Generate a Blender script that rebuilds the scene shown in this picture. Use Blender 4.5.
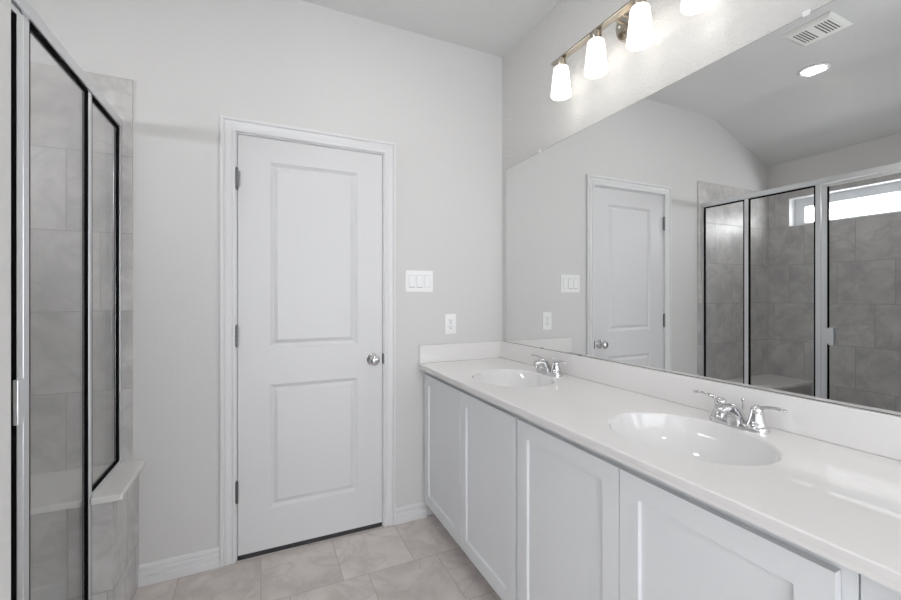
import bpy, bmesh, math, random
from mathutils import Vector, Matrix

C = bpy.context.scene
for o in list(bpy.data.objects):
    bpy.data.objects.remove(o)
PI = math.pi

# ------------------------------------------------------------------ camera
cd = bpy.data.cameras.new('camera')
cam = bpy.data.objects.new('camera', cd)
C.collection.objects.link(cam)
cam.location = (-1.3695, -2.2007, 1.2588)
cam.rotation_euler = (math.radians(90), 0, math.radians(-24.7187))
cd.sensor_width = 36
cd.lens = 409.72 / 901 * 36
cd.shift_y = -4.63 / 901
cd.clip_start = 0.02
C.camera = cam

# ------------------------------------------------------------------ world, lights, exposure
C.view_settings.view_transform = 'Standard'
C.view_settings.look = 'None'
C.view_settings.gamma = 1
C.view_settings.use_curve_mapping = False
C.view_settings.exposure = 0.06
w = bpy.data.worlds.new('sky')
C.world = w
w.use_nodes = True
WORLD = 4.4
wb = w.node_tree.nodes['Background']
wb.inputs[0].default_value = (0.93, 0.96, 1.0, 1)
wb.inputs[1].default_value = WORLD

SHADE_E = 2.3
BULB_E = 3.2
LENS_E = 6.0
REAR_FILL_W = 2.4
SPOT_W = 1.0
ROOM_W = 3.0
SHWIN_W = 8.0
SIDE_W = 4.0


XSIDE = -2.80


def area(name, loc, rot, sx, sy, watt, color):
    l = bpy.data.lights.new(name, 'AREA')
    l.shape = 'RECTANGLE'
    l.size, l.size_y = sx, sy
    l.energy = watt
    l.color = color
    o = bpy.data.objects.new(name, l)
    C.collection.objects.link(o)
    o.location = loc
    o.rotation_euler = rot
    return o


# daylight through the high shower window
# unseen fill added at the left rear to lift the cabinets and vanity wall
area('side_fill', (XSIDE, -2.6, 1.45), (0, math.radians(-90), 0), 1.3, 1.1, SIDE_W, (0.93, 0.97, 1.0))
# added fill lamp under the ceiling behind the camera, no fixture there
area('rear_fill', (-0.9, -2.45, 2.73), (0, 0, 0), 0.16, 0.16, REAR_FILL_W, (1.0, 0.95, 0.89))
# added fill lamp above the frame, lifts the far end of the vanity
area('room_fill', (-0.85, -0.95, 2.745), (0, 0, 0), 0.16, 0.16, ROOM_W, (1.0, 0.97, 0.93))
# the downlight over the shower entrance
area('shower_downlight', (-1.955, -0.745, 2.742), (0, 0, 0), 0.1, 0.1, SPOT_W, (1.0, 0.97, 0.93))
area('shower_window_daylight', (-2.985, -0.772, 1.962), (0, math.radians(-90), 0), 0.13, 1.04, SHWIN_W, (0.97, 0.98, 1.0))

try:
    C.cycles.max_bounces = 12
    C.cycles.diffuse_bounces = 6
    C.cycles.glossy_bounces = 8
    C.cycles.transparent_max_bounces = 24
    C.cycles.transmission_bounces = 8
    C.cycles.use_denoising = True
    C.cycles.sample_clamp_indirect = 6
    C.cycles.caustics_reflective = True
    C.cycles.caustics_refractive = False
except Exception:
    pass


# ------------------------------------------------------------------ materials
def srgb(r, g, b):
    f = lambda c: (c / 255 / 12.92) if c / 255 <= 0.04045 else ((c / 255 + 0.055) / 1.055) ** 2.4
    return (f(r), f(g), f(b), 1)


class NT:
    def __init__(s, name):
        s.m = bpy.data.materials.new(name)
        s.m.use_nodes = True
        s.t = s.m.node_tree
        s.b = s.t.nodes['Principled BSDF']
        s.out = s.t.nodes['Material Output']

    def n(s, typ, **kw):
        x = s.t.nodes.new(typ)
        for k, v in kw.items():
            setattr(x, k, v)
        return x

    def l(s, a, b):
        s.t.links.new(a, b)

    def math(s, op, a, b=None, clamp=False):
        x = s.n('ShaderNodeMath', operation=op)
        x.use_clamp = clamp
        for i, v in enumerate((a, b)):
            if v is None:
                continue
            if isinstance(v, (int, float)):
                x.inputs[i].default_value = v
            else:
                s.l(v, x.inputs[i])
        return x.outputs[0]


def plain(name, col, rough=0.5, metal=0.0, spec=0.5, bump=0.0, bscale=200, bdist=0.001, var=0.0):
    k = NT(name)
    k.b.inputs['Base Color'].default_value = col
    k.b.inputs['Roughness'].default_value = rough
    k.b.inputs['Metallic'].default_value = metal
    k.b.inputs['Specular IOR Level'].default_value = spec
    geo = k.n('ShaderNodeNewGeometry')
    nz = k.n('ShaderNodeTexNoise')
    nz.inputs['Scale'].default_value = bscale
    nz.inputs['Detail'].default_value = 3
    k.l(geo.outputs['Position'], nz.inputs['Vector'])
    if bump:
        bp = k.n('ShaderNodeBump')
        bp.inputs['Strength'].default_value = bump
        bp.inputs['Distance'].default_value = bdist
        k.l(nz.outputs['Fac'], bp.inputs['Height'])
        k.l(bp.outputs['Normal'], k.b.inputs['Normal'])
    if var:
        mx = k.n('ShaderNodeMixRGB')
        mx.inputs[1].default_value = col
        mx.inputs[2].default_value = tuple(c * (1 - var) for c in col[:3]) + (1,)
        n2 = k.n('ShaderNodeTexNoise')
        n2.inputs['Scale'].default_value = 3
        k.l(geo.outputs['Position'], n2.inputs['Vector'])
        k.l(n2.outputs['Fac'], mx.inputs[0])
        k.l(mx.outputs[0], k.b.inputs['Base Color'])
    return k.m


def tile_mat(name, ua, va, u0, v0, size, shift, base, dark, light, grout, rough=0.35, vsign=-1, seed=0.0, gw=0.0022):
    """Square tiles in rows; every row slides by shift. ua, va: world axes of the surface."""
    k = NT(name)
    geo = k.n('ShaderNodeNewGeometry')
    sep = k.n('ShaderNodeSeparateXYZ')
    k.l(geo.outputs['Position'], sep.inputs[0])
    u, v = sep.outputs[ua], sep.outputs[va]
    vv = k.math('DIVIDE', k.math('MULTIPLY', k.math('SUBTRACT', v, v0), vsign), size)
    row = k.math('FLOOR', vv)
    uu = k.math('DIVIDE', k.math('SUBTRACT', k.math('SUBTRACT', u, u0), k.math('MULTIPLY', row, shift)), size)
    col = k.math('FLOOR', uu)
    fu = k.math('FRACT', uu)
    fv = k.math('FRACT', vv)
    eu = k.math('MINIMUM', fu, k.math('SUBTRACT', 1.0, fu))
    ev = k.math('MINIMUM', fv, k.math('SUBTRACT', 1.0, fv))
    e = k.math('MINIMUM', eu, ev)
    g = k.math('LESS_THAN', e, gw / size)
    cmb = k.n('ShaderNodeCombineXYZ')
    k.l(col, cmb.inputs[0]); k.l(row, cmb.inputs[1]); cmb.inputs[2].default_value = seed
    wn = k.n('ShaderNodeTexWhiteNoise', noise_dimensions='3D')
    k.l(cmb.outputs[0], wn.inputs['Vector'])
    # each tile shows its own cut of the marbling
    off = k.n('ShaderNodeVectorMath', operation='MULTIPLY_ADD')
    off.inputs[1].default_value = (7, 7, 7)
    k.l(wn.outputs['Color'], off.inputs[0]); k.l(geo.outputs['Position'], off.inputs[2])
    n1 = k.n('ShaderNodeTexNoise')
    n1.inputs['Scale'].default_value = 5
    n1.inputs['Detail'].default_value = 8
    n1.inputs['Roughness'].default_value = 0.62
    n1.inputs['Distortion'].default_value = 0.6
    k.l(off.outputs[0], n1.inputs['Vector'])
    n2 = k.n('ShaderNodeTexNoise')
    n2.inputs['Scale'].default_value = 3.2
    n2.inputs['Detail'].default_value = 6
    n2.inputs['Distortion'].default_value = 1.4
    k.l(off.outputs[0], n2.inputs['Vector'])
    vein = k.math('MULTIPLY', k.math('ABSOLUTE', k.math('SUBTRACT', n2.outputs['Fac'], 0.5)), 22, True)
    r1 = k.n('ShaderNodeValToRGB')
    r1.color_ramp.elements[0].position = 0.33
    r1.color_ramp.elements[0].color = dark
    r1.color_ramp.elements[1].position = 0.68
    r1.color_ramp.elements[1].color = light
    em = r1.color_ramp.elements.new(0.5)
    em.color = base
    k.l(n1.outputs['Fac'], r1.inputs[0])
    vm = k.n('ShaderNodeMixRGB')
    vm.inputs[1].default_value = tuple(c * 0.9 for c in dark[:3]) + (1,)
    k.l(k.math('ADD', k.math('MULTIPLY', vein, 0.42), 0.58), vm.inputs[0])
    k.l(r1.outputs[0], vm.inputs[2])
    tone = k.n('ShaderNodeMixRGB', blend_type='MULTIPLY')
    tone.inputs[0].default_value = 1
    k.l(vm.outputs[0], tone.inputs[1])
    tv = k.math('ADD', k.math('MULTIPLY', wn.outputs['Value'], 0.08), 0.94)
    k.l(tv, tone.inputs[2])
    fin = k.n('ShaderNodeMixRGB')
    k.l(g, fin.inputs[0]); k.l(tone.outputs[0], fin.inputs[1])
    fin.inputs[2].default_value = grout
    k.l(fin.outputs[0], k.b.inputs['Base Color'])
    k.l(k.math('ADD', k.math('MULTIPLY', g, 0.4), rough), k.b.inputs['Roughness'])
    bp = k.n('ShaderNodeBump')
    bp.inputs['Strength'].default_value = 0.5
    bp.inputs['Distance'].default_value = 0.001
    k.l(k.math('SUBTRACT', k.math('MULTIPLY', n1.outputs['Fac'], 0.15), g), bp.inputs['Height'])
    k.l(bp.outputs['Normal'], k.b.inputs['Normal'])
    return k.m


def glass_mat(name, tint=0.93, ior=1.45, col=(1.0, 1.0, 1.0)):
    k = NT(name)
    k.t.nodes.remove(k.b)
    tr = k.n('ShaderNodeBsdfTransparent')
    tr.inputs[0].default_value = tuple(c * tint for c in col) + (1,)
    gl = k.n('ShaderNodeBsdfGlossy')
    gl.inputs['Roughness'].default_value = 0.0
    lw = k.n('ShaderNodeLayerWeight')
    lw.inputs['Blend'].default_value = 0.5
    f5 = k.math('POWER', lw.outputs['Facing'], 5)
    fr = k.math('ADD', k.math('MULTIPLY', f5, 0.9), 0.035)
    mx = k.n('ShaderNodeMixShader')
    k.l(fr, mx.inputs[0])
    k.l(tr.outputs[0], mx.inputs[1]); k.l(gl.outputs[0], mx.inputs[2])
    k.l(mx.outputs[0], k.out.inputs[0])
    return k.m


def emit_mat(name, col, strength, base=(0.9, 0.9, 0.9, 1), rough=0.3):
    k = NT(name)
    k.b.inputs['Base Color'].default_value = base
    k.b.inputs['Roughness'].default_value = rough
    k.b.inputs['Emission Color'].default_value = col
    k.b.inputs['Emission Strength'].default_value = strength
    return k.m


def wall_paint(name, col, bump, scale=95, dist=0.004):
    k = NT(name)
    k.b.inputs['Base Color'].default_value = col
    k.b.inputs['Roughness'].default_value = 0.62
    k.b.inputs['Specular IOR Level'].default_value = 0.35
    geo = k.n('ShaderNodeNewGeometry')
    v = k.n('ShaderNodeTexNoise')
    v.inputs['Scale'].default_value = scale
    v.inputs['Detail'].default_value = 2.5
    v.inputs['Distortion'].default_value = 0.5
    k.l(geo.outputs['Position'], v.inputs['Vector'])
    r = k.n('ShaderNodeValToRGB')
    r.color_ramp.elements[0].position = 0.42
    r.color_ramp.elements[1].position = 0.6
    k.l(v.outputs['Fac'], r.inputs[0])
    bp = k.n('ShaderNodeBump')
    bp.inputs['Strength'].default_value = bump
    bp.inputs['Distance'].default_value = dist
    k.l(r.outputs[0], bp.inputs['Height'])
    k.l(bp.outputs['Normal'], k.b.inputs['Normal'])
    return k.m


TS, SH = 0.3345, 0.1115
M = {}
M['wall'] = wall_paint('painted_wall', srgb(211, 210, 209), 0.07)
M['wall_tex'] = wall_paint('textured_wall', srgb(209, 208, 206), 0.55, 105, 0.003)
M['ceiling'] = wall_paint('ceiling_paint', srgb(216, 216, 215), 0.1)
M['trim'] = plain('trim_paint', srgb(221, 221, 222), 0.32, bump=0.03, bscale=60)
M['door'] = plain('door_paint', srgb(214, 214, 215), 0.4, bump=0.04, bscale=45, bdist=0.002)
M['cab'] = plain('cabinet_paint', srgb(218, 220, 222), 0.5, spec=0.3, bump=0.03, bscale=60)
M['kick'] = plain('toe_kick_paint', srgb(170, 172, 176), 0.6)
M['marble'] = plain('cultured_marble', srgb(229, 227, 226), 0.025, spec=0.5, var=0.03)
M['bench_top'] = plain('bench_marble', srgb(228, 227, 225), 0.2, var=0.03)
M['bowl'] = plain('basin_marble', srgb(227, 226, 226), 0.04, var=0.02)
M['chrome'] = plain('chrome', (0.66, 0.66, 0.67, 1), 0.08, 1.0)
M['nickel'] = plain('brushed_nickel', srgb(190, 182, 170), 0.2, 1.0, bump=0.05, bscale=400)
M['alu'] = plain('satin_aluminium', (0.78, 0.79, 0.81, 1), 0.28, 1.0, bump=0.02, bscale=300)
M['hinge'] = plain('hinge_steel', (0.2, 0.2, 0.21, 1), 0.3, 1.0)
M['gasket'] = plain('black_gasket', (0.004, 0.004, 0.0045, 1), 0.9, spec=0.1)
M['sweep'] = plain('dark_door_sweep', (0.035, 0.036, 0.038, 1), 0.7, bump=0.5, bscale=90, bdist=0.003)
M['plastic'] = plain('white_plastic', srgb(238, 238, 238), 0.3)
M['slot'] = plain('dark_slot', (0.03, 0.03, 0.03, 1), 0.6)
M['grille'] = plain('vent_enamel', srgb(226, 227, 222), 0.4)
M['seam'] = plain('rocker_recess', srgb(190, 190, 190), 0.6)
M['glass'] = glass_mat('shower_glass', 0.99)
M['pane'] = glass_mat('window_glass', 0.97)
M['vinyl'] = plain('window_vinyl', srgb(214, 217, 220), 0.4)
M['pan'] = plain('shower_pan_acrylic', srgb(225, 225, 224), 0.25)
M['mirror'] = plain('mirror_silver', (0.82, 0.825, 0.82, 1), 0.0, 1.0)
M['shade'] = emit_mat('lit_frosted_glass', (1.0, 0.965, 0.91, 1), SHADE_E)
M['bulb'] = emit_mat('lit_bulb', (1.0, 0.95, 0.88, 1), BULB_E)
M['lens'] = emit_mat('lit_lens', (1.0, 0.97, 0.92, 1), LENS_E)
tc = dict(base=srgb(196, 194, 192), dark=srgb(178, 176, 175), light=srgb(212, 210, 208), grout=srgb(171, 169, 167))
M['tile_x'] = tile_mat('grey_wall_tile_xz', 0, 2, -2.212 + 0.0, 2.195, TS, SH, **tc)
M['tile_y'] = tile_mat('grey_wall_tile_yz', 1, 2, -0.725, 2.195, TS, SH, seed=3.0, **tc)
M['floor'] = tile_mat('warm_floor_tile', 0, 1, -0.705, -0.013, TS, SH, base=srgb(210, 201, 196), dark=srgb(194, 184, 179),
                      light=srgb(222, 214, 209), grout=srgb(184, 175, 170), seed=9.0, rough=0.42)


# ------------------------------------------------------------------ helpers
def obj(name, bm, mat, parent=None, smooth=None, bevel=None):
    """Link a bmesh (world coordinates) as one mesh object under its parent."""
    bmesh.ops.remove_doubles(bm, verts=bm.verts, dist=1e-6)
    bmesh.ops.recalc_face_normals(bm, faces=bm.faces)
    for v in bm.verts:          # everything that stands on the floor reaches down to it
        if abs(v.co.z) < 0.0045:
            v.co.z = ZF
    me = bpy.data.meshes.new(name)
    if parent is not None:
        bmesh.ops.translate(bm, verts=bm.verts, vec=-Vector(BASE[parent.name]))
    bm.to_mesh(me)
    bm.free()
    me.materials.append(M[mat] if isinstance(mat, str) else mat)
    o = bpy.data.objects.new(name, me)
    C.collection.objects.link(o)
    if parent is not None:
        o.parent = parent
        BASE[o.name] = BASE[parent.name]
    else:
        BASE[o.name] = (0, 0, 0)
    if bevel:
        b = o.modifiers.new('bevel', 'BEVEL')
        b.width = bevel
        b.segments = 2
        b.limit_method = 'ANGLE'
        b.angle_limit = math.radians(40)
    if smooth:
        for p in me.polygons:
            p.use_smooth = True
        me.set_sharp_from_angle(angle=math.radians(smooth))
    return o


BASE = {}
ZF = -0.010        # floor level


def thing(name, label, cat, loc, group=None):
    o = bpy.data.objects.new(name, None)
    C.collection.objects.link(o)
    loc = (loc[0], loc[1], loc[2] if loc[2] else ZF)
    o.location = loc
    o.empty_display_size = 0.05
    BASE[o.name] = tuple(loc)
    if label:
        o['label'] = label
        o['category'] = cat
    if group:
        o['group'] = group
    return o


def struct(o, label=None):
    o['kind'] = 'structure'
    if label:
        o['label'] = label
    return o


def box(bm, x0, x1, y0, y1, z0, z1):
    xs, ys, zs = sorted((x0, x1)), sorted((y0, y1)), sorted((z0, z1))
    v = [bm.verts.new((x, y, z)) for x in xs for y in ys for z in zs]
    for f in ((0, 1, 3, 2), (4, 6, 7, 5), (0, 4, 5, 1), (2, 3, 7, 6), (0, 2, 6, 4), (1, 5, 7, 3)):
        bm.faces.new([v[i] for i in f])
    return v


def mbox(*bs):
    bm = bmesh.new()
    for b in bs:
        box(bm, *b)
    return bm


def lathe(bm, prof, centre, axis=(0, 0, 1), seg=32, sx=1.0, sy=1.0):
    """prof: (radius, height) pairs along axis."""
    q = Vector((0, 0, 1)).rotation_difference(Vector(axis).normalized())
    c = Vector(centre)
    rings = []
    for r, h in prof:
        if r < 1e-6:
            rings.append([bm.verts.new(c + q @ Vector((0, 0, h)))])
        else:
            rings.append([bm.verts.new(c + q @ Vector((r * sx * math.cos(2 * PI * i / seg), r * sy * math.sin(2 * PI * i / seg), h))) for i in range(seg)])
    for a, b in zip(rings, rings[1:]):
        for i in range(seg):
            j = (i + 1) % seg
            if len(a) == 1 and len(b) == 1:
                continue
            if len(a) == 1:
                bm.faces.new((a[0], b[i], b[j]))
            elif len(b) == 1:
                bm.faces.new((a[i], a[j], b[0]))
            else:
                bm.faces.new((a[i], a[j], b[j], b[i]))
    for r_ in (rings[0], rings[-1]):
        if len(r_) > 2:
            bm.faces.new(r_)
    return bm


def sweep(bm, pts, radii, seg=16, up=(0, 0, 1)):
    """Tube along pts; radii are (side, up) half-sizes, superellipse section."""
    pts = [Vector(p) for p in pts]
    rings = []
    for i, p in enumerate(pts):
        t = (pts[min(i + 1, len(pts) - 1)] - pts[max(i - 1, 0)]).normalized()
        s = t.cross(Vector(up))
        if s.length < 1e-4:
            s = t.cross(Vector((0, 1, 0)))
        s.normalize()
        n = s.cross(t).normalized()
        ra, rb = radii[i]
        ring = []
        for k in range(seg):
            a = 2 * PI * k / seg
            ca, sa = math.cos(a), math.sin(a)
            ring.append(bm.verts.new(p + s * ra * math.copysign(abs(ca) ** 0.8, ca) + n * rb * math.copysign(abs(sa) ** 0.8, sa)))
        rings.append(ring)
    for a, b in zip(rings, rings[1:]):
        for k in range(seg):
            j = (k + 1) % seg
            bm.faces.new((a[k], a[j], b[j], b[k]))
    bm.faces.new(rings[0]); bm.faces.new(rings[-1])
    return bm


def extrude_profile(bm, prof, fn0, fn1):
    """Close a profile polygon between two mappings fn(p)->Vector."""
    a = [bm.verts.new(fn0(p)) for p in prof]
    b = [bm.verts.new(fn1(p)) for p in prof]
    n = len(prof)
    for i in range(n):
        j = (i + 1) % n
        bm.faces.new((a[i], a[j], b[j], b[i]))
    bm.faces.new(a); bm.faces.new(b)


def panelled(bm, W, H, T, panels, rings, fn):
    """A slab W x H x T whose front has sunk panels. panels: (u0,u1,v0,v1). rings: (inset, depth). fn(u,v,d)."""
    us = sorted({0, W} | {p[0] for p in panels} | {p[1] for p in panels})
    vs = sorted({0, H} | {p[2] for p in panels} | {p[3] for p in panels})
    for i in range(len(us) - 1):
        for j in range(len(vs) - 1):
            cu, cv = (us[i] + us[i + 1]) / 2, (vs[j] + vs[j + 1]) / 2
            if any(p[0] < cu < p[1] and p[2] < cv < p[3] for p in panels):
                continue
            bm.faces.new([bm.verts.new(fn(u, v, 0)) for u, v in ((us[i], vs[j]), (us[i + 1], vs[j]), (us[i + 1], vs[j + 1]), (us[i], vs[j + 1]))])
    for p in panels:
        prev = None
        for ins, dep in rings:
            r = [bm.verts.new(fn(u, v, dep)) for u, v in ((p[0] + ins, p[2] + ins), (p[1] - ins, p[2] + ins), (p[1] - ins, p[3] - ins), (p[0] + ins, p[3] - ins))]
            if prev:
                for k in range(4):
                    bm.faces.new((prev[k], prev[(k + 1) % 4], r[(k + 1) % 4], r[k]))
            prev = r
        bm.faces.new(prev)
    a = [fn(0, 0, 0), fn(W, 0, 0), fn(W, H, 0), fn(0, H, 0)]
    b = [fn(0, 0, T), fn(W, 0, T), fn(W, H, T), fn(0, H, T)]
    for k in range(4):
        bm.faces.new([bm.verts.new(q) for q in (a[k], a[(k + 1) % 4], b[(k + 1) % 4], b[k])])
    bm.faces.new([bm.verts.new(q) for q in b])


def screw(parent, p, ax, r=0.003):
    bm = lathe(bmesh.new(), [(r, 0), (r * 0.9, 0.0012), (0, 0.0016)], p, ax, 12)
    return obj('screw', bm, 'plastic', parent, 40)


# ------------------------------------------------------------------ the room shell
YR = -3.6          # wall behind the camera
XL = -2.87         # outer wall of the shower
HC = 2.752         # flat ceiling
struct(obj('floor', mbox((XL - 0.12, 0.2, YR - 0.12, 0.2, -0.1, 0.0)), 'floor'))

# ceiling: flat, then folding down over the shower
bm = bmesh.new()
extrude_profile(bm, [(0.12, HC), (-2.02, HC), (-2.06, HC - 0.002), (-2.11, HC - 0.013), (-2.16, HC - 0.034), (XL, 2.44), (XL - 0.12, 2.39), (XL - 0.12, 2.9), (0.12, 2.9)],
                lambda p: Vector((p[0], YR - 0.12, p[1])), lambda p: Vector((p[0], 0.2, p[1])))
struct(obj('ceiling', bm, 'ceiling', smooth=20))

DX0, DX1, DZ = -1.4775, -0.7665, 2.031
JX0, JX1, JZ = DX0 - 0.022, DX1 + 0.022, DZ + 0.022
struct(obj('wall_back', mbox((XL, JX0, 0, 0.12, 0, HC), (JX1, 0.0, 0, 0.12, 0, HC), (JX0, JX1, 0, 0.12, JZ, HC), (JX0 - 0.1, JX1 + 0.1, 0.121, 0.18, 0, 2.2)), 'wall'))
struct(obj('wall_right', mbox((0, 0.12, YR - 0.12, 0.12, 0, HC)), 'wall_tex'))

WY0, WY1, WZ0, WZ1 = -1.38, -0.165, 1.862, 2.112
struct(obj('wall_left', mbox((XL - 0.12, XL, YR - 0.12, WY0, 0, 2.6), (XL - 0.12, XL, WY1, 0.12, 0, 2.6),
                             (XL - 0.12, XL, WY0, WY1, 0, WZ0), (XL - 0.12, XL, WY0, WY1, WZ1, 2.6)), 'wall'))
struct(obj('wall_partition', mbox((XL, -1.656, -1.62, -1.5, 0, HC)), 'wall', bevel=0.002))
struct(obj('wall_front', mbox((XL, -2.55, YR - 0.12, YR, 0, HC), (-0.15, 0, YR - 0.12, YR, 0, HC), (-2.55, -0.15, YR - 0.12, YR, 0, 0.1), (-2.55, -0.15, YR - 0.12, YR, 2.3, HC)), 'wall'))

# tile cladding round the shower
t = 0.008
struct(obj('wall_tile_back', mbox((XL, -1.88, -t, 0, 0, 2.195)), 'tile_x', bevel=0.002))
struct(obj('wall_tile_left', mbox((XL, XL + t, -1.5, WY0, 0, 2.195), (XL, XL + t, WY1, -t, 0, 2.195), (XL, XL + t, WY0, WY1, 0, WZ0), (XL, XL + t, WY0, WY1, WZ1, 2.195)), 'tile_y'))
struct(obj('wall_tile_partition', mbox((XL + t, -1.88, -1.5, -1.5 + t, 0, 2.195)), 'tile_x'))

# high window over the shower
wn = struct(thing('window_1', None, None, (XL, (WY0 + WY1) / 2, WZ0)))
obj('window_reveal', mbox((XL - 0.12, XL + t, WY1 - 0.006, WY1, WZ0, WZ1), (XL - 0.12, XL + t, WY0, WY0 + 0.006, WZ0, WZ1),
                          (XL - 0.12, XL + t, WY0, WY1, WZ1 - 0.006, WZ1), (XL - 0.12, XL + t, WY0, WY1, WZ0, WZ0 + 0.006)), 'trim', wn)
fx0, fx1, fw, fb = XL - 0.118, XL - 0.075, 0.08, 0.03
obj('window_frame', mbox((fx0, fx1, WY1 - fw, WY1 - 0.006, WZ0 + 0.006, WZ1 - 0.006), (fx0, fx1, WY0 + 0.006, WY0 + fw, WZ0 + 0.006, WZ1 - 0.006),
                         (fx0, fx1, WY0 + fw, WY1 - fw, WZ1 - fw, WZ1 - 0.006), (fx0, fx1, WY0 + fw, WY1 - fw, WZ0 + 0.006, WZ0 + fb)), 'vinyl', wn, bevel=0.002)
obj('window_pane', mbox((XL - 0.1, XL - 0.096, WY0 + fw, WY1 - fw, WZ0 + fb, WZ1 - fw)), 'pane', wn)

# unseen window, added behind the camera to let fill daylight in
wr = struct(thing('added_rear_window', None, None, (-1.35, YR, 0.1)))
obj('window_frame', mbox((-2.55, -2.5, YR - 0.1, YR - 0.04, 0.1, 2.3), (-0.2, -0.15, YR - 0.1, YR - 0.04, 0.1, 2.3), (-2.5, -0.2, YR - 0.1, YR - 0.04, 2.25, 2.3),
                         (-2.5, -0.2, YR - 0.1, YR - 0.04, 0.1, 0.15), (-1.37, -1.33, YR - 0.1, YR - 0.04, 0.15, 2.25)), 'vinyl', wr)
obj('window_pane', mbox((-2.5, -0.2, YR - 0.075, YR - 0.07, 0.15, 2.25)), 'pane', wr)

# unseen side window, added to go with the side fill lamp
ws = struct(thing('added_side_window', None, None, (XL, -2.6, 0.9)))
obj('window_frame', mbox((XL, XL + 0.03, -3.2, -3.15, 0.9, 2.0), (XL, XL + 0.03, -2.05, -2.0, 0.9, 2.0), (XL, XL + 0.03, -3.15, -2.05, 1.95, 2.0), (XL, XL + 0.03, -3.15, -2.05, 0.9, 0.95)), 'vinyl', ws)
obj('window_pane', mbox((XL + 0.008, XL + 0.014, -3.15, -2.05, 0.95, 1.95)), 'pane', ws)

# baseboards on the door wall
bprof = [(0, 0), (0.017, 0), (0.017, 0.026), (0.0105, 0.029), (0.0105, 0.034), (0.0145, 0.037), (0.0145, 0.050), (0.008, 0.054), (0.008, 0.059), (0.010, 0.062), (0.009, 0.072), (0.005, 0.079), (0, 0.080)]
for nm, x0, x1 in (('baseboard_left', -1.862, -1.549), ('baseboard_right', -0.698, -0.513)):
    bm = bmesh.new()
    extrude_profile(bm, bprof, lambda p: Vector((x0, -p[0], p[1])), lambda p: Vector((x1, -p[0], p[1])))
    struct(obj(nm, bm, 'trim'))
bm = bmesh.new()
extrude_profile(bm, bprof, lambda p: Vector((XL, YR + p[0], p[1])), lambda p: Vector((0, YR + p[0], p[1])))
struct(obj('baseboard_front', bm, 'trim'))

# ------------------------------------------------------------------ door
dr = struct(thing('door_1', None, None, ((DX0 + DX1) / 2, 0, 0)))
g = 0.003
bm = bmesh.new()
W, H0, H1 = DX1 - DX0 - 2 * g, 0.014, DZ - g
fn = lambda u, v, d: Vector((DX0 + g + u, 0.001 + d, H0 + v))
pu0, pu1 = -1.334 - DX0 - g, -0.905 - DX0 - g
panelled(bm, W, H1 - H0, 0.034, [(pu0, pu1, 0.212 - H0, 0.818 - H0), (pu0, pu1, 1.003 - H0, 1.913 - H0)],
         [(0, 0), (0.002, 0.004), (0.009, 0.0085), (0.014, 0.013), (0.019, 0.013), (0.034, 0.0045), (0.036, 0.0035)], fn)
obj('door_slab', bm, 'door', dr, bevel=0.001)
obj('door_sweep', mbox((DX0 + g, DX1 - g, 0.004, 0.030, 0.003, H0)), 'sweep', dr)
obj('door_jamb', mbox((JX0, DX0, 0, 0.12, 0, JZ), (DX1, JX1, 0, 0.12, 0, JZ), (DX0, DX1, 0, 0.12, DZ, JZ),
                      (DX0, DX0 + 0.012, 0.037, 0.07, 0, DZ), (DX1 - 0.012, DX1, 0.037, 0.07, 0, DZ), (DX0, DX1, 0.037, 0.07, DZ - 0.012, DZ)), 'trim', dr)
# mitred casing
cp = [(0, 0), (0, 0.009), (0.004, 0.0125), (0.011, 0.0125), (0.0135, 0.0075), (0.019, 0.0075), (0.030, 0.0125), (0.041, 0.0155), (0.044, 0.0115), (0.048, 0.0115), (0.051, 0.019), (0.061, 0.019), (0.0645, 0.015), (0.0645, 0)]
cx0, cx1, cz = DX0 - 0.0065, DX1 + 0.0065, DZ + 0.0065
bm = bmesh.new()
loops = []
for f in (lambda p: Vector((cx0 - p[0], -p[1], 0)), lambda p: Vector((cx0 - p[0], -p[1], cz + p[0])),
          lambda p: Vector((cx1 + p[0], -p[1], cz + p[0])), lambda p: Vector((cx1 + p[0], -p[1], 0))):
    loops.append([bm.verts.new(f(p)) for p in cp])
for a, b in zip(loops, loops[1:]):
    for i in range(len(cp)):
        j = (i + 1) % len(cp)
        bm.faces.new((a[i], a[j], b[j], b[i]))
bm.faces.new(loops[0]); bm.faces.new(loops[-1])
obj('door_casing', bm, 'trim', dr)
for z in (1.815, 1.065, 0.322):
    bm = bmesh.new()
    for k in range(5):
        lathe(bm, [(0, 0), (0.0066, 0.0002), (0.0066, 0.0188), (0, 0.019)], (DX0, -0.0085, z - 0.049 + k * 0.0196), seg=14)
    lathe(bm, [(0.004, 0), (0.0052, 0.003), (0, 0.008)], (DX0, -0.0085, z + 0.049), seg=12)
    lathe(bm, [(0.004, 0), (0.0052, 0.003), (0, 0.007)], (DX0, -0.0085, z - 0.049), (0, 0, -1), seg=12)
    box(bm, DX0 - 0.001, DX0 + 0.001, -0.008, 0.02, z - 0.048, z + 0.048)
    hg = obj('hinge', bm, 'hinge', dr, 40)
    if z > 1.7:
        bm = bmesh.new()
        for k in range(9):
            lathe(bm, [(0.0088, 0), (0.0094, 0.0015), (0.0088, 0.003)], (DX0 + 0.008, -0.010, z - 0.038 + k * 0.0085), seg=14)
        obj('hinge_spring', bm, 'chrome', dr, 40)
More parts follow.
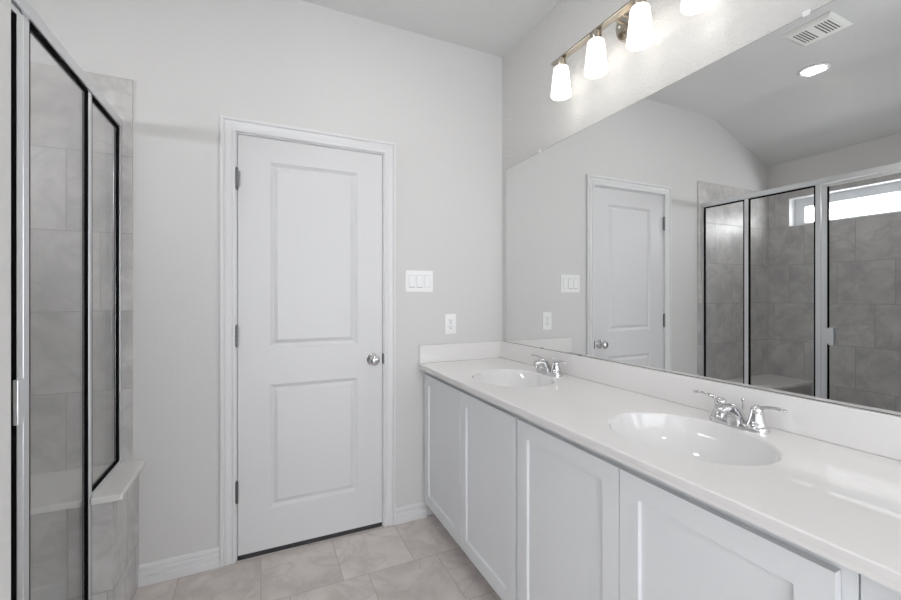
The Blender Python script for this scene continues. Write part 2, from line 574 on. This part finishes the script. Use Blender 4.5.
# knob
KX, KZ = -0.823, 0.912
kb = lathe(bmesh.new(), [(0.032, 0), (0.032, 0.003), (0.028, 0.007), (0.016, 0.010), (0.0125, 0.014), (0.0115, 0.026), (0.015, 0.031), (0.023, 0.035),
                         (0.0275, 0.042), (0.0285, 0.050), (0.026, 0.058), (0.019, 0.064), (0.010, 0.067), (0, 0.068)], (KX, 0.001, KZ), (0, -1, 0), 32)
kn = obj('door_knob', kb, 'chrome', dr, 40)
obj('lock_button', lathe(bmesh.new(), [(0.0045, 0.0675), (0.0045, 0.0705), (0, 0.0712)], (KX, 0.001, KZ), (0, -1, 0), 14), 'hinge', kn, 40)
obj('strike_plate', mbox((DX1 - 0.001, DX1 + 0.0055, -0.0125, 0.02, KZ - 0.028, KZ + 0.028)), 'hinge', dr, bevel=0.001)

# ------------------------------------------------------------------ vanity cabinets
FX = -0.515     # face frame plane
ZB, ZT = 0.088, 0.842


def cabinet(label, y0, y1, doors, drawers=()):
    c = thing('vanity_cabinet', label, 'cabinet', (FX / 2, (y0 + y1) / 2, 0), 'white vanity base cabinets')
    obj('cabinet_body', mbox((FX + 0.018, -0.004, y0, y0 - 0.016, ZB, ZT), (FX + 0.018, -0.004, y1 + 0.016, y1, ZB, ZT),
                             (FX + 0.018, -0.004, y0 - 0.016, y1 + 0.016, ZB, ZB + 0.016), (-0.012, -0.004, y0 - 0.016, y1 + 0.016, ZB + 0.016, ZT)), 'cab', c)
    s = 0.038
    bl = [(FX, FX + 0.018, y0, y0 - s, ZB, ZT), (FX, FX + 0.018, y1 + s, y1, ZB, ZT),
          (FX, FX + 0.018, y0 - s, y1 + s, ZT - 0.045, ZT), (FX, FX + 0.018, y0 - s, y1 + s, ZB, ZB + s)]
    if len(doors) == 2:
        m = (doors[0][1] + doors[1][0]) / 2
        bl.append((FX, FX + 0.018, m + 0.02, m - 0.02, ZB + s, ZT - 0.045))
    obj('face_frame', mbox(*bl), 'cab', c)
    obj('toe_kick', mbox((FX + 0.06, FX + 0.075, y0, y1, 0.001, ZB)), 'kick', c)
    for a, b in doors:
        bm = bmesh.new()
        z0, z1 = 0.094, 0.814
        Wd = a - b
        panelled(bm, Wd, z1 - z0, 0.019, [(0.057, Wd - 0.057, 0.057, z1 - z0 - 0.055)], [(0, 0), (0.0015, 0.009), (0.002, 0.0092)],
                 lambda u, v, d: Vector((FX - 0.020 + d, a - u, z0 + v)))
        obj('cabinet_door', bm, 'cab', c, bevel=0.0012)
    for (z0, z1) in drawers:
        bm = bmesh.new()
        Wd = (y0 - 0.012) - (y1 + 0.012)
        panelled(bm, Wd, z1 - z0, 0.019, [(0.045, Wd - 0.045, 0.045, z1 - z0 - 0.045)], [(0, 0), (0.0015, 0.009), (0.002, 0.0092)],
                 lambda u, v, d: Vector((FX - 0.020 + d, y0 - 0.012 - u, z0 + v)))
        obj('drawer_front', bm, 'cab', c, bevel=0.0012)
    return c


cabinet('white two-door vanity cabinet against the door wall, under the far sink', -0.004, -0.9535, [(-0.036, -0.490), (-0.494, -0.946)])
cabinet('white two-door vanity cabinet in the middle of the run, under the near sink', -0.9545, -1.883, [(-0.963, -1.4235), (-1.4265, -1.862)])
c3 = thing('vanity_cabinet', 'white vanity cabinet cut off by the right edge, only a corner of its face showing', 'cabinet', (FX / 2, -2.14, 0), 'white vanity base cabinets')
obj('cabinet_body', mbox((FX + 0.018, -0.004, -1.885, -2.4, ZB, ZT)), 'cab', c3)
obj('face_frame', mbox((FX, FX + 0.018, -1.885, -2.4, ZB, ZT)), 'cab', c3, bevel=0.0012)
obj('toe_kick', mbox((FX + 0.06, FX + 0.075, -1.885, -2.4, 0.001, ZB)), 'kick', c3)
for z0, z1 in ((0.094, 0.36), (0.366, 0.6), (0.606, 0.79)):
    obj('drawer_front', mbox((FX - 0.020, FX - 0.001, -1.93, -2.36, z0, z1)), 'cab', c3, bevel=0.0015)

# ------------------------------------------------------------------ countertop with moulded basins
ct = thing('countertop', 'long glossy white cultured marble vanity top with two moulded oval basins', 'countertop', (-0.28, -1.2, ZT))
Z1 = 0.872
YE = -2.41
SINKS = [(-0.298, -0.565), (-0.298, -1.437)]
AX, AY, NS = 0.176, 0.214, 72
bm = bmesh.new()
xf, xb = -0.5605, -0.001
yb = -0.001


def quad(bm, pts):
    bm.faces.new([bm.verts.new(p) for p in pts])


prevy = yb
for sx, sy in SINKS:
    ra, rb = sy + 0.26, sy - 0.26
    quad(bm, [(xf, prevy, Z1), (xb, prevy, Z1), (xb, ra, Z1), (xf, ra, Z1)])
    prevy = rb
    ell, rim, mid, rect = [], [], [], []
    for i in range(NS):
        a = 2 * PI * i / NS
        ca, sa = math.cos(a), math.sin(a)
        ell.append(bm.verts.new((sx + AX * ca, sy + AY * sa, Z1 - 0.004)))
        rim.append(bm.verts.new((sx + (AX + 0.005) * ca, sy + (AY + 0.005) * sa, Z1 - 0.0002)))
        mid.append(bm.verts.new((sx + (AX + 0.012) * ca, sy + (AY + 0.012) * sa, Z1)))
        dx, dy = AX * ca, AY * sa
        k = min(((xb - sx) if dx > 0 else (sx - xf)) / max(abs(dx), 1e-9), 0.26 / max(abs(dy), 1e-9))
        rect.append(bm.verts.new((sx + dx * k, sy + dy * k, Z1)))
    for i in range(NS):
        j = (i + 1) % NS
        for A, B in ((ell, rim), (rim, mid), (mid, rect)):
            bm.faces.new((A[i], A[j], B[j], B[i]))
    for cxn, cyn in ((xf, ra), (xb, ra), (xb, rb), (xf, rb)):   # fill the rectangle's corners
        c = Vector((cxn, cyn, Z1))
        i = min(range(NS), key=lambda q: (rect[q].co - c).length + (rect[(q + 1) % NS].co - c).length)
        p, q = rect[i], rect[(i + 1) % NS]
        if (p.co - c).length > 1e-5 and (q.co - c).length > 1e-5:
            bm.faces.new((p, bm.verts.new(c), q))
quad(bm, [(xf, prevy, Z1), (xb, prevy, Z1), (xb, YE, Z1), (xf, YE, Z1)])
edge = [(xf, Z1), (xf - 0.0016, Z1 - 0.0006), (xf - 0.003, Z1 - 0.003), (xf - 0.0005, Z1 - 0.013), (xf + 0.0005, Z1 - 0.0165), (xf + 0.003, Z1 - 0.0175), (xf + 0.004, Z1 - 0.0195), (xf + 0.004, Z1 - 0.03), (xb, Z1 - 0.03)]
for p, q in zip(edge, edge[1:]):
    if q[0] == xb:
        continue
    quad(bm, [(p[0], yb, p[1]), (q[0], yb, q[1]), (q[0], YE, q[1]), (p[0], YE, p[1])])
for y in (yb, YE):
    bm.faces.new([bm.verts.new((p[0], y, p[1])) for p in edge + [(xb, Z1)]])
co = obj('worktop', bm, 'marble', ct, 30)
obj('backsplash', mbox((-0.019, -0.001, yb, YE, Z1, 0.974)), 'marble', ct, bevel=0.003)
obj('side_splash', mbox((-0.556, -0.019, -0.018, yb, Z1, 0.974)), 'marble', ct, bevel=0.003)
for sx, sy in SINKS:
    bm = bmesh.new()
    prof = []
    D = 0.128
    for i in range(17):
        q = i / 16
        r = 1 - 0.9 * q
        z = -D * (1 - abs(r) ** 2.6) ** 0.62
        prof.append((r, z))
    rings = []
    for r, z in [(1.0, 0.0)] + prof[1:]:
        rings.append([bm.verts.new((sx + 0.02 * (1 - r) + AX * r * math.cos(2 * PI * i / NS), sy + AY * r * math.sin(2 * PI * i / NS), Z1 - 0.004 + z)) for i in range(NS)])
    for A, B in zip(rings, rings[1:]):
        for i in range(NS):
            j = (i + 1) % NS
            bm.faces.new((A[i], A[j], B[j], B[i]))
    bm.faces.new(rings[-1])
    bs = obj('basin', bm, 'bowl', ct, 60)
    bm = lathe(bmesh.new(), [(0.0225, 0), (0.0225, 0.002), (0.016, 0.003), (0.0155, 0.0015), (0.0145, 0.0055), (0.008, 0.0075), (0, 0.008)], (sx + 0.02, sy, Z1 - 0.004 - D + 0.0005), seg=28)
    obj('drain', bm, 'chrome', bs, 40)


# ------------------------------------------------------------------ faucets
def make_faucet(loc, label):
    f = thing('faucet', label, 'faucet', loc, 'chrome two-handle faucets on the vanity top')
    X, Y, Z = loc
    bm = bmesh.new()
    rings = []
    for sc, h in ((1.0, 0), (1.0, 0.008), (0.96, 0.013), (0.86, 0.016), (0.5, 0.0175)):
        ring = []
        for i in range(48):
            a = 2 * PI * i / 48
            ca, sa = math.cos(a), math.sin(a)
            cy = 0.055 * (1 if sa > 0 else -1) if abs(sa) > 1e-6 else 0.0
            ring.append(bm.verts.new((X + 0.027 * sc * ca, Y + cy * (0.9 + 0.1 * sc) + 0.027 * sc * sa, Z + h)))
        rings.append(ring)
    for A, B in zip(rings, rings[1:]):
        for i in range(48):
            bm.faces.new((A[i], A[(i + 1) % 48], B[(i + 1) % 48], B[i]))
    bm.faces.new(rings[0]); bm.faces.new(rings[-1])
    obj('base_plate', bm, 'chrome', f, 40)
    # spout: rises from the middle and bows over the basin
    pts, rad = [], []
    P = [(-0.006, 0.010), (-0.008, 0.024), (-0.015, 0.038), (-0.027, 0.049), (-0.043, 0.056), (-0.060, 0.059), (-0.077, 0.0575), (-0.088, 0.054)]
    R = [(0.030, 0.022), (0.029, 0.021), (0.025, 0.0195), (0.0205, 0.018), (0.0155, 0.0165), (0.0125, 0.0155), (0.0105, 0.0145), (0.007, 0.012)]
    bm = sweep(bmesh.new(), [(X + a, Y, Z + b) for a, b in P], R, 24, up=(0, 1, 0.001))
    # up is the y axis here, so (side, up) = (in the bend plane, across)
    sp = obj('spout', bm, 'chrome', f, 50)
    obj('aerator', lathe(bmesh.new(), [(0.0095, 0), (0.0095, 0.012), (0.008, 0.013), (0, 0.0125)], (X - 0.078, Y, Z + 0.050), (-0.1, 0, -1), 20), 'chrome', sp, 40)
    bm = lathe(bmesh.new(), [(0.0022, 0), (0.0022, 0.056), (0.004, 0.058), (0.005, 0.062), (0.004, 0.066), (0, 0.067)], (X + 0.0245, Y, Z + 0.012), seg=14)
    obj('lift_rod', bm, 'chrome', f, 40)
    for s in (1, -1):
        hy = Y + s * 0.051
        bm = lathe(bmesh.new(), [(0.0245, 0.012), (0.0245, 0.020), (0.0225, 0.0225), (0.0205, 0.030), (0.0175, 0.043), (0.0150, 0.0525), (0.0155, 0.055), (0.0155, 0.0625), (0.012, 0.069), (0.006, 0.073), (0, 0.074)], (X, hy, Z), seg=32)
        h = obj('handle', bm, 'chrome', f, 45)
        L = [(0.0, 0.064), (0.016, 0.070), (0.032, 0.0745), (0.050, 0.077), (0.066, 0.0765), (0.076, 0.0755), (0.080, 0.075)]
        RR = [(0.009, 0.007), (0.0085, 0.0055), (0.0065, 0.0045), (0.0055, 0.004), (0.007, 0.0042), (0.006, 0.0038), (0.002, 0.002)]
        obj('lever', sweep(bmesh.new(), [(X - 0.12 * a, hy + s * a, Z + b) for a, b in L], RR, 16), 'chrome', h, 50)
    return f


def copy_tree(o, parent=None):
    c = o.copy()
    C.collection.objects.link(c)
    if parent:
        c.parent = parent
    for ch in list(o.children):
        copy_tree(ch, c)
    return c


f0 = make_faucet((-0.085, -1.452, Z1), 'chrome two-handle faucet at the near basin, in front of the shower reflection')
f1 = copy_tree(f0)
f1.location = (-0.085, -0.573, Z1)
f1['label'] = 'chrome two-handle faucet at the far basin, close to the outlet and door wall'

# ------------------------------------------------------------------ mirror
MY0, MY1, MZ0, MZ1 = -0.056, -2.39, 0.9745, 2.034
mr = thing('wall_mirror', 'large frameless rectangular mirror on the wall above the countertop', 'mirror', (-0.003, (MY0 + MY1) / 2, MZ0))
obj('mirror_backing', mbox((-0.0045, -0.0005, MY0, MY1, MZ0, MZ1)), 'slot', mr)
obj('mirror_glass', mbox((-0.0062, -0.0046, MY0 - 0.0018, MY1 + 0.0018, MZ0 + 0.0018, MZ1 - 0.0018)), 'mirror', mr)
for y, z, s in ((-0.39, MZ1, 1), (-1.585, MZ1, 1), (-0.412, MZ0, -1), (-0.70, MZ0, -1)):
    bm = mbox((-0.0095, -0.0005, y - 0.008, y + 0.008, z + 0.0002, z + 0.009), (-0.0085, -0.0064, y - 0.008, y + 0.008, z - 0.005, z + 0.009)) if s > 0 else \
        mbox((-0.0085, -0.0064, y - 0.010, y + 0.010, z - 0.0002, z + 0.004))
    obj('mirror_clip', bm, 'plastic' if s > 0 else 'slot', mr, bevel=0.001)

# ------------------------------------------------------------------ vanity light
LX = -0.09
vl = thing('vanity_light', 'brushed nickel bar light with four lit frosted glass shades above the mirror', 'wall light', (0, -0.985, 2.37))
PY = -0.985
bm = lathe(bmesh.new(), [(0.062, 0), (0.062, 0.012), (0.058, 0.018), (0.04, 0.021), (0, 0.022)], (0, PY, 2.372), (-1, 0, 0), 40, 1.15, 1.0)
bp = obj('backplate', bm, 'nickel', vl, 40)
for dy in (0.036, -0.036):
    obj('mounting_screw', lathe(bmesh.new(), [(0.005, 0), (0.005, 0.003), (0, 0.005)], (-0.020, PY + dy, 2.372), (-1, 0, 0), 14), 'plastic', bp, 40)
for dy in (0.018, -0.018):
    bm = sweep(bmesh.new(), [(-0.015, PY + dy, 2.378), (-0.04, PY + dy, 2.379), (LX + 0.022, PY + dy, 2.379)], [(0.005, 0.005)] * 3, 14)
    obj('arm', bm, 'nickel', vl, 50)
BY0, BY1 = -0.600, -1.400
obj('crossbar', mbox((LX - 0.008, LX + 0.026, BY0, BY1, 2.3735, 2.382)), 'nickel', vl, bevel=0.0015)
for k in range(4):
    y = -0.666 - 0.2215 * k
    bm = lathe(bmesh.new(), [(0, 2.3735), (0.012, 2.3735), (0.012, 2.368), (0.0235, 2.366), (0.0245, 2.362), (0.0245, 2.334), (0, 2.333)], (LX, y, 0), seg=28)
    sk = obj('socket_cup', bm, 'nickel', vl, 40)
    bm = bmesh.new()
    pr = [(0.0245, 2.3325), (0.030, 2.331), (0.0335, 2.326), (0.0355, 2.314), (0.0445, 2.225), (0.0470, 2.203), (0.0465, 2.198), (0.044, 2.196), (0.0425, 2.200), (0.040, 2.228), (0.031, 2.314), (0.028, 2.323), (0.022, 2.328)]
    lathe(bm, pr, (LX, y, 0), seg=40)
    # open bottom: keep only the wall, the closing faces of the lathe are at the neck
    for f in [f for f in bm.faces if len(f.verts) > 4]:
        bm.faces.remove(f)
    obj('glass_shade', bm, 'shade', vl, 50)
    obj('bulb', lathe(bmesh.new(), [(0.010, 2.332), (0.012, 2.31), (0.022, 2.285), (0.026, 2.262), (0.022, 2.24), (0.010, 2.229), (0, 2.227)], (LX, y, 0), seg=24), 'bulb', vl, 60)

# ------------------------------------------------------------------ ceiling fittings
rl = thing('recessed_light', 'lit round white recessed downlight in the ceiling before the shower', 'ceiling light', (-1.955, -0.745, HC))
bm = lathe(bmesh.new(), [(0.085, 0), (0.085, 0.004), (0.080, 0.008), (0.067, 0.0095), (0.063, 0.006), (0.063, 0.0)], (-1.955, -0.745, HC), (0, 0, -1), 48)
for f in [f for f in bm.faces if len(f.verts) > 4]:
    bm.faces.remove(f)
obj('trim_ring', bm, 'plastic', rl, 40)
obj('lens', lathe(bmesh.new(), [(0.0635, 0.0005), (0.0625, 0.005), (0, 0.0055)], (-1.955, -0.745, HC), (0, 0, -1), 48), 'lens', rl, 40)

vx0, vx1, vy0, vy1 = -1.592, -1.354, -1.084, -0.853
cv = thing('ceiling_vent', 'square white ceiling vent grille with two banks of slots', 'vent', ((vx0 + vx1) / 2, (vy0 + vy1) / 2, HC))
bm = bmesh.new()
rings = []
for ins, dz in ((0, 0), (0, 0.004), (0.018, 0.012), (0.024, 0.012)):
    rings.append([bm.verts.new(p) for p in ((vx0 + ins, vy0 + ins, HC - dz), (vx1 - ins, vy0 + ins, HC - dz), (vx1 - ins, vy1 - ins, HC - dz), (vx0 + ins, vy1 - ins, HC - dz))])
for A, B in zip(rings, rings[1:]):
    for i in range(4):
        bm.faces.new((A[i], A[(i + 1) % 4], B[(i + 1) % 4], B[i]))
# face plate cut by slots: strips between them
ys, n = [], 6
sx0, sx1 = vx0 + 0.05, vx1 - 0.05
fz0, fz1 = HC - 0.013, HC - 0.011
banks = [(vy1 - 0.040, -1), (vy0 + 0.040, 1)]
box(bm, vx0 + 0.024, sx0, vy0 + 0.024, vy1 - 0.024, fz0, fz1)
box(bm, sx1, vx1 - 0.024, vy0 + 0.024, vy1 - 0.024, fz0, fz1)
cuts = []
for k in range(5):
    cuts.append(vy1 - 0.038 - 0.014 * k)
    cuts.append(vy0 + 0.038 + 0.014 * k)
cuts = sorted(cuts)
edges = [vy0 + 0.024]
for cpos in cuts:
    edges += [cpos - 0.0035, cpos + 0.0035]
edges.append(vy1 - 0.024)
for a, b in zip(edges[0::2], edges[1::2]):
    box(bm, sx0, sx1, a, b, fz0, fz1)
obj('grille', bm, 'grille', cv)
obj('duct_opening', mbox((vx0 + 0.026, vx1 - 0.026, vy0 + 0.026, vy1 - 0.026, HC - 0.003, HC - 0.0005)), 'slot', cv)

# ------------------------------------------------------------------ switch and outlet
sw = thing('light_switch', 'wide white three-gang rocker switch plate beside the door', 'light switch', (-0.5535, 0, 1.28))
x0, x1, z0, z1 = -0.636, -0.470, 1.2785, 1.400
obj('cover_plate', mbox((x0, x1, -0.006, 0, z0, z1)), 'plastic', sw, bevel=0.0025)
for k in range(3):
    cxk = (x0 + x1) / 2 + (k - 1) * 0.046
    fr_ = obj('rocker_frame', mbox((cxk - 0.018, cxk + 0.018, -0.0072, -0.006, 1.3045, 1.374)), 'seam', sw)
    bm = bmesh.new()
    zc = 1.339
    v = [(cxk - 0.0165, -0.0072, zc - 0.033), (cxk - 0.0165, -0.0105 if k < 2 else -0.0085, zc - 0.033), (cxk - 0.0165, -0.0082, zc), (cxk - 0.0165, -0.0085 if k < 2 else -0.0105, zc + 0.033), (cxk - 0.0165, -0.0072, zc + 0.033)]
    extrude_profile(bm, v, lambda p: Vector(p), lambda p: Vector((p[0] + 0.033, p[1], p[2])))
    obj('rocker', bm, 'plastic', sw)
    if k < 2:
        obj('rocker_shade_strip', mbox((cxk - 0.0165, cxk + 0.0165, -0.0085, -0.0072, zc - 0.0352, zc - 0.0332)), 'slot', sw)  # dark strip laid in as the shade under the rocker's raised lower edge
ot = thing('wall_outlet', 'white duplex wall outlet low over the side splash', 'outlet', (-0.359, 0, 1.03))
x0, x1, z0, z1 = -0.394, -0.322, 1.031, 1.149
obj('cover_plate', mbox((x0, x1, -0.006, 0, z0, z1)), 'plastic', ot, bevel=0.0025)
for zc in (1.071, 1.109):
    bm = lathe(bmesh.new(), [(0.0165, 0), (0.0165, 0.002), (0.0155, 0.003), (0, 0.003)], (-0.358, -0.006, zc), (0, -1, 0), 24, 1.0, 0.85)
    rc = obj('receptacle', bm, 'plastic', ot, 40)
    obj('slot', mbox((-0.366, -0.3635, -0.0094, -0.0088, zc - 0.001, zc + 0.008), (-0.3525, -0.350, -0.0094, -0.0088, zc - 0.001, zc + 0.007), (-0.3605, -0.3555, -0.0094, -0.0088, zc - 0.010, zc - 0.005)), 'slot', rc)
obj('screw', lathe(bmesh.new(), [(0.003, 0), (0.003, 0.001), (0, 0.0015)], (-0.358, -0.006, 1.09), (0, -1, 0), 12), 'hinge', ot, 40)

# ------------------------------------------------------------------ shower: bench, curb, pan
GX = -1.930
BZ = 0.518
sb = thing('shower_bench', 'grey tiled shower bench with a white slab seat reaching through the glass line', 'bench', (-2.35, -0.17, 0))
k_ = 0.0085
obj('tiled_base', mbox((XL + k_, -1.862, -0.333, -k_, 0, BZ)), 'tile_x', sb)
bt = obj('tiled_side', mbox((-1.8622, -1.858, -0.3335, -0.0005, 0, BZ - 0.0005)), 'tile_y', sb)
bm = bmesh.new()
nx0, nx1 = -1.942, -1.918
pl = [(XL + k_, -0.009), (XL + k_, -0.358), (nx0, -0.358), (nx0, -0.334), (nx1, -0.334), (nx1, -0.358), (-1.832, -0.358), (-1.832, -0.0005), (-1.879, -0.0005), (-1.879, -0.009)]
extrude_profile(bm, pl, lambda p: Vector((p[0], p[1], BZ)), lambda p: Vector((p[0], p[1], BZ + 0.022)))
obj('seat_slab', bm, 'bench_top', sb, bevel=0.002)
cb = thing('shower_curb', 'low grey tiled curb under the shower glass', 'curb', (-1.92, -0.92, 0))
obj('tiled_curb', mbox((-1.98, -1.87, -1.499, -0.336, 0, 0.11)), 'tile_y', cb, bevel=0.003)
cb['label'] = 'low grey tiled curb under the shower glass'
sp = thing('shower_pan', 'white shower floor pan inside the glass enclosure', 'shower pan', (-2.42, -0.92, 0))
obj('pan_floor', mbox((XL + k_, -1.982, -1.491, -0.336, 0, 0.05)), 'pan', sp, bevel=0.004)
obj('drain_cover', lathe(bmesh.new(), [(0.055, 0.05), (0.055, 0.052), (0, 0.053)], (-2.42, -0.92, 0), seg=32), 'chrome', sp, 40)

# ------------------------------------------------------------------ shower enclosure
se = thing('shower_enclosure', 'framed clear glass shower enclosure with silver posts and a hinged glass door', 'shower enclosure', (GX, -0.75, 0.11))
hx = 0.009
HZ0, HZ1 = 1.976, 2.013
obj('header_rail', mbox((GX - 0.017, GX + 0.017, -1.4915, -0.0085, HZ0, HZ1)), 'alu', se, bevel=0.004)
obj('sill_rail', mbox((GX - hx, GX + hx, -1.4915, -0.376, 0.11, 0.135)), 'alu', se, bevel=0.002)
obj('bench_rail', mbox((GX - 0.008, GX + 0.008, -0.333, -0.0085, BZ + 0.022, BZ + 0.034)), 'alu', se, bevel=0.001)
obj('wall_jamb', mbox((GX - 0.012, GX + 0.012, -0.026, -0.0085, BZ + 0.034, HZ0)), 'alu', se, bevel=0.001)
P2a, P2b = -0.335, -0.363
obj('post', mbox((GX - hx, GX + hx, P2b, P2a, 0.11, HZ0)), 'alu', se, bevel=0.002)
P3a, P3b = -0.768, -0.797
obj('post', mbox((GX - hx, GX + hx, P3b, P3a, 0.135, HZ0)), 'alu', se, bevel=0.002)
obj('hinge_jamb', mbox((GX - hx, GX + hx, -1.4915, -1.468, 0.135, HZ0)), 'alu', se, bevel=0.002)


def pane(name, ya, yb_, z0, z1, parent, gw=0.008):
    """Clear pane with its black gasket."""
    p = obj(name, mbox((GX - 0.003, GX + 0.003, yb_, ya, z0, z1)), 'glass', parent)
    a, b = GX - 0.0075, GX + 0.0075
    obj('gasket', mbox((a, b, ya - gw, ya, z0, z1), (a, b, yb_, yb_ + gw, z0, z1), (a, b, yb_ + gw, ya - gw, z1 - gw, z1), (a, b, yb_ + gw, ya - gw, z0, z0 + gw)), 'gasket', p)
    return p


pane('glass_panel', -0.026, P2a, BZ + 0.034, HZ0, se)
pane('glass_panel', P2b, P3a, 0.135, HZ0, se)
sd = obj('shower_door', mbox((GX - 0.009, GX + 0.009, -0.828, -0.799, 0.142, HZ0 - 0.006), (GX - 0.009, GX + 0.009, -1.466, -1.444, 0.142, HZ0 - 0.006),
                             (GX - 0.009, GX + 0.009, -1.444, -0.828, HZ0 - 0.022, HZ0 - 0.006), (GX - 0.009, GX + 0.009, -1.444, -0.828, 0.142, 0.165)), 'alu', se, bevel=0.002)
p = obj('door_glass', mbox((GX - 0.003, GX + 0.003, -1.444, -0.828, 0.165, HZ0 - 0.022)), 'glass', sd)
obj('gasket', mbox((GX - 0.0075, GX + 0.0075, -0.835, -0.828, 0.165, HZ0 - 0.022), (GX - 0.0075, GX + 0.0075, -1.444, -1.434, 0.165, HZ0 - 0.022)), 'gasket', sd)
for s in (1, -1):
    bm = mbox((GX + s * 0.017, GX + s * 0.027, -0.868, -0.842, 0.945, 1.055), (GX + s * 0.0092, GX + s * 0.017, -0.846, -0.812, 0.952, 1.048))
    obj('door_handle', bm, 'alu', sd, bevel=0.002)
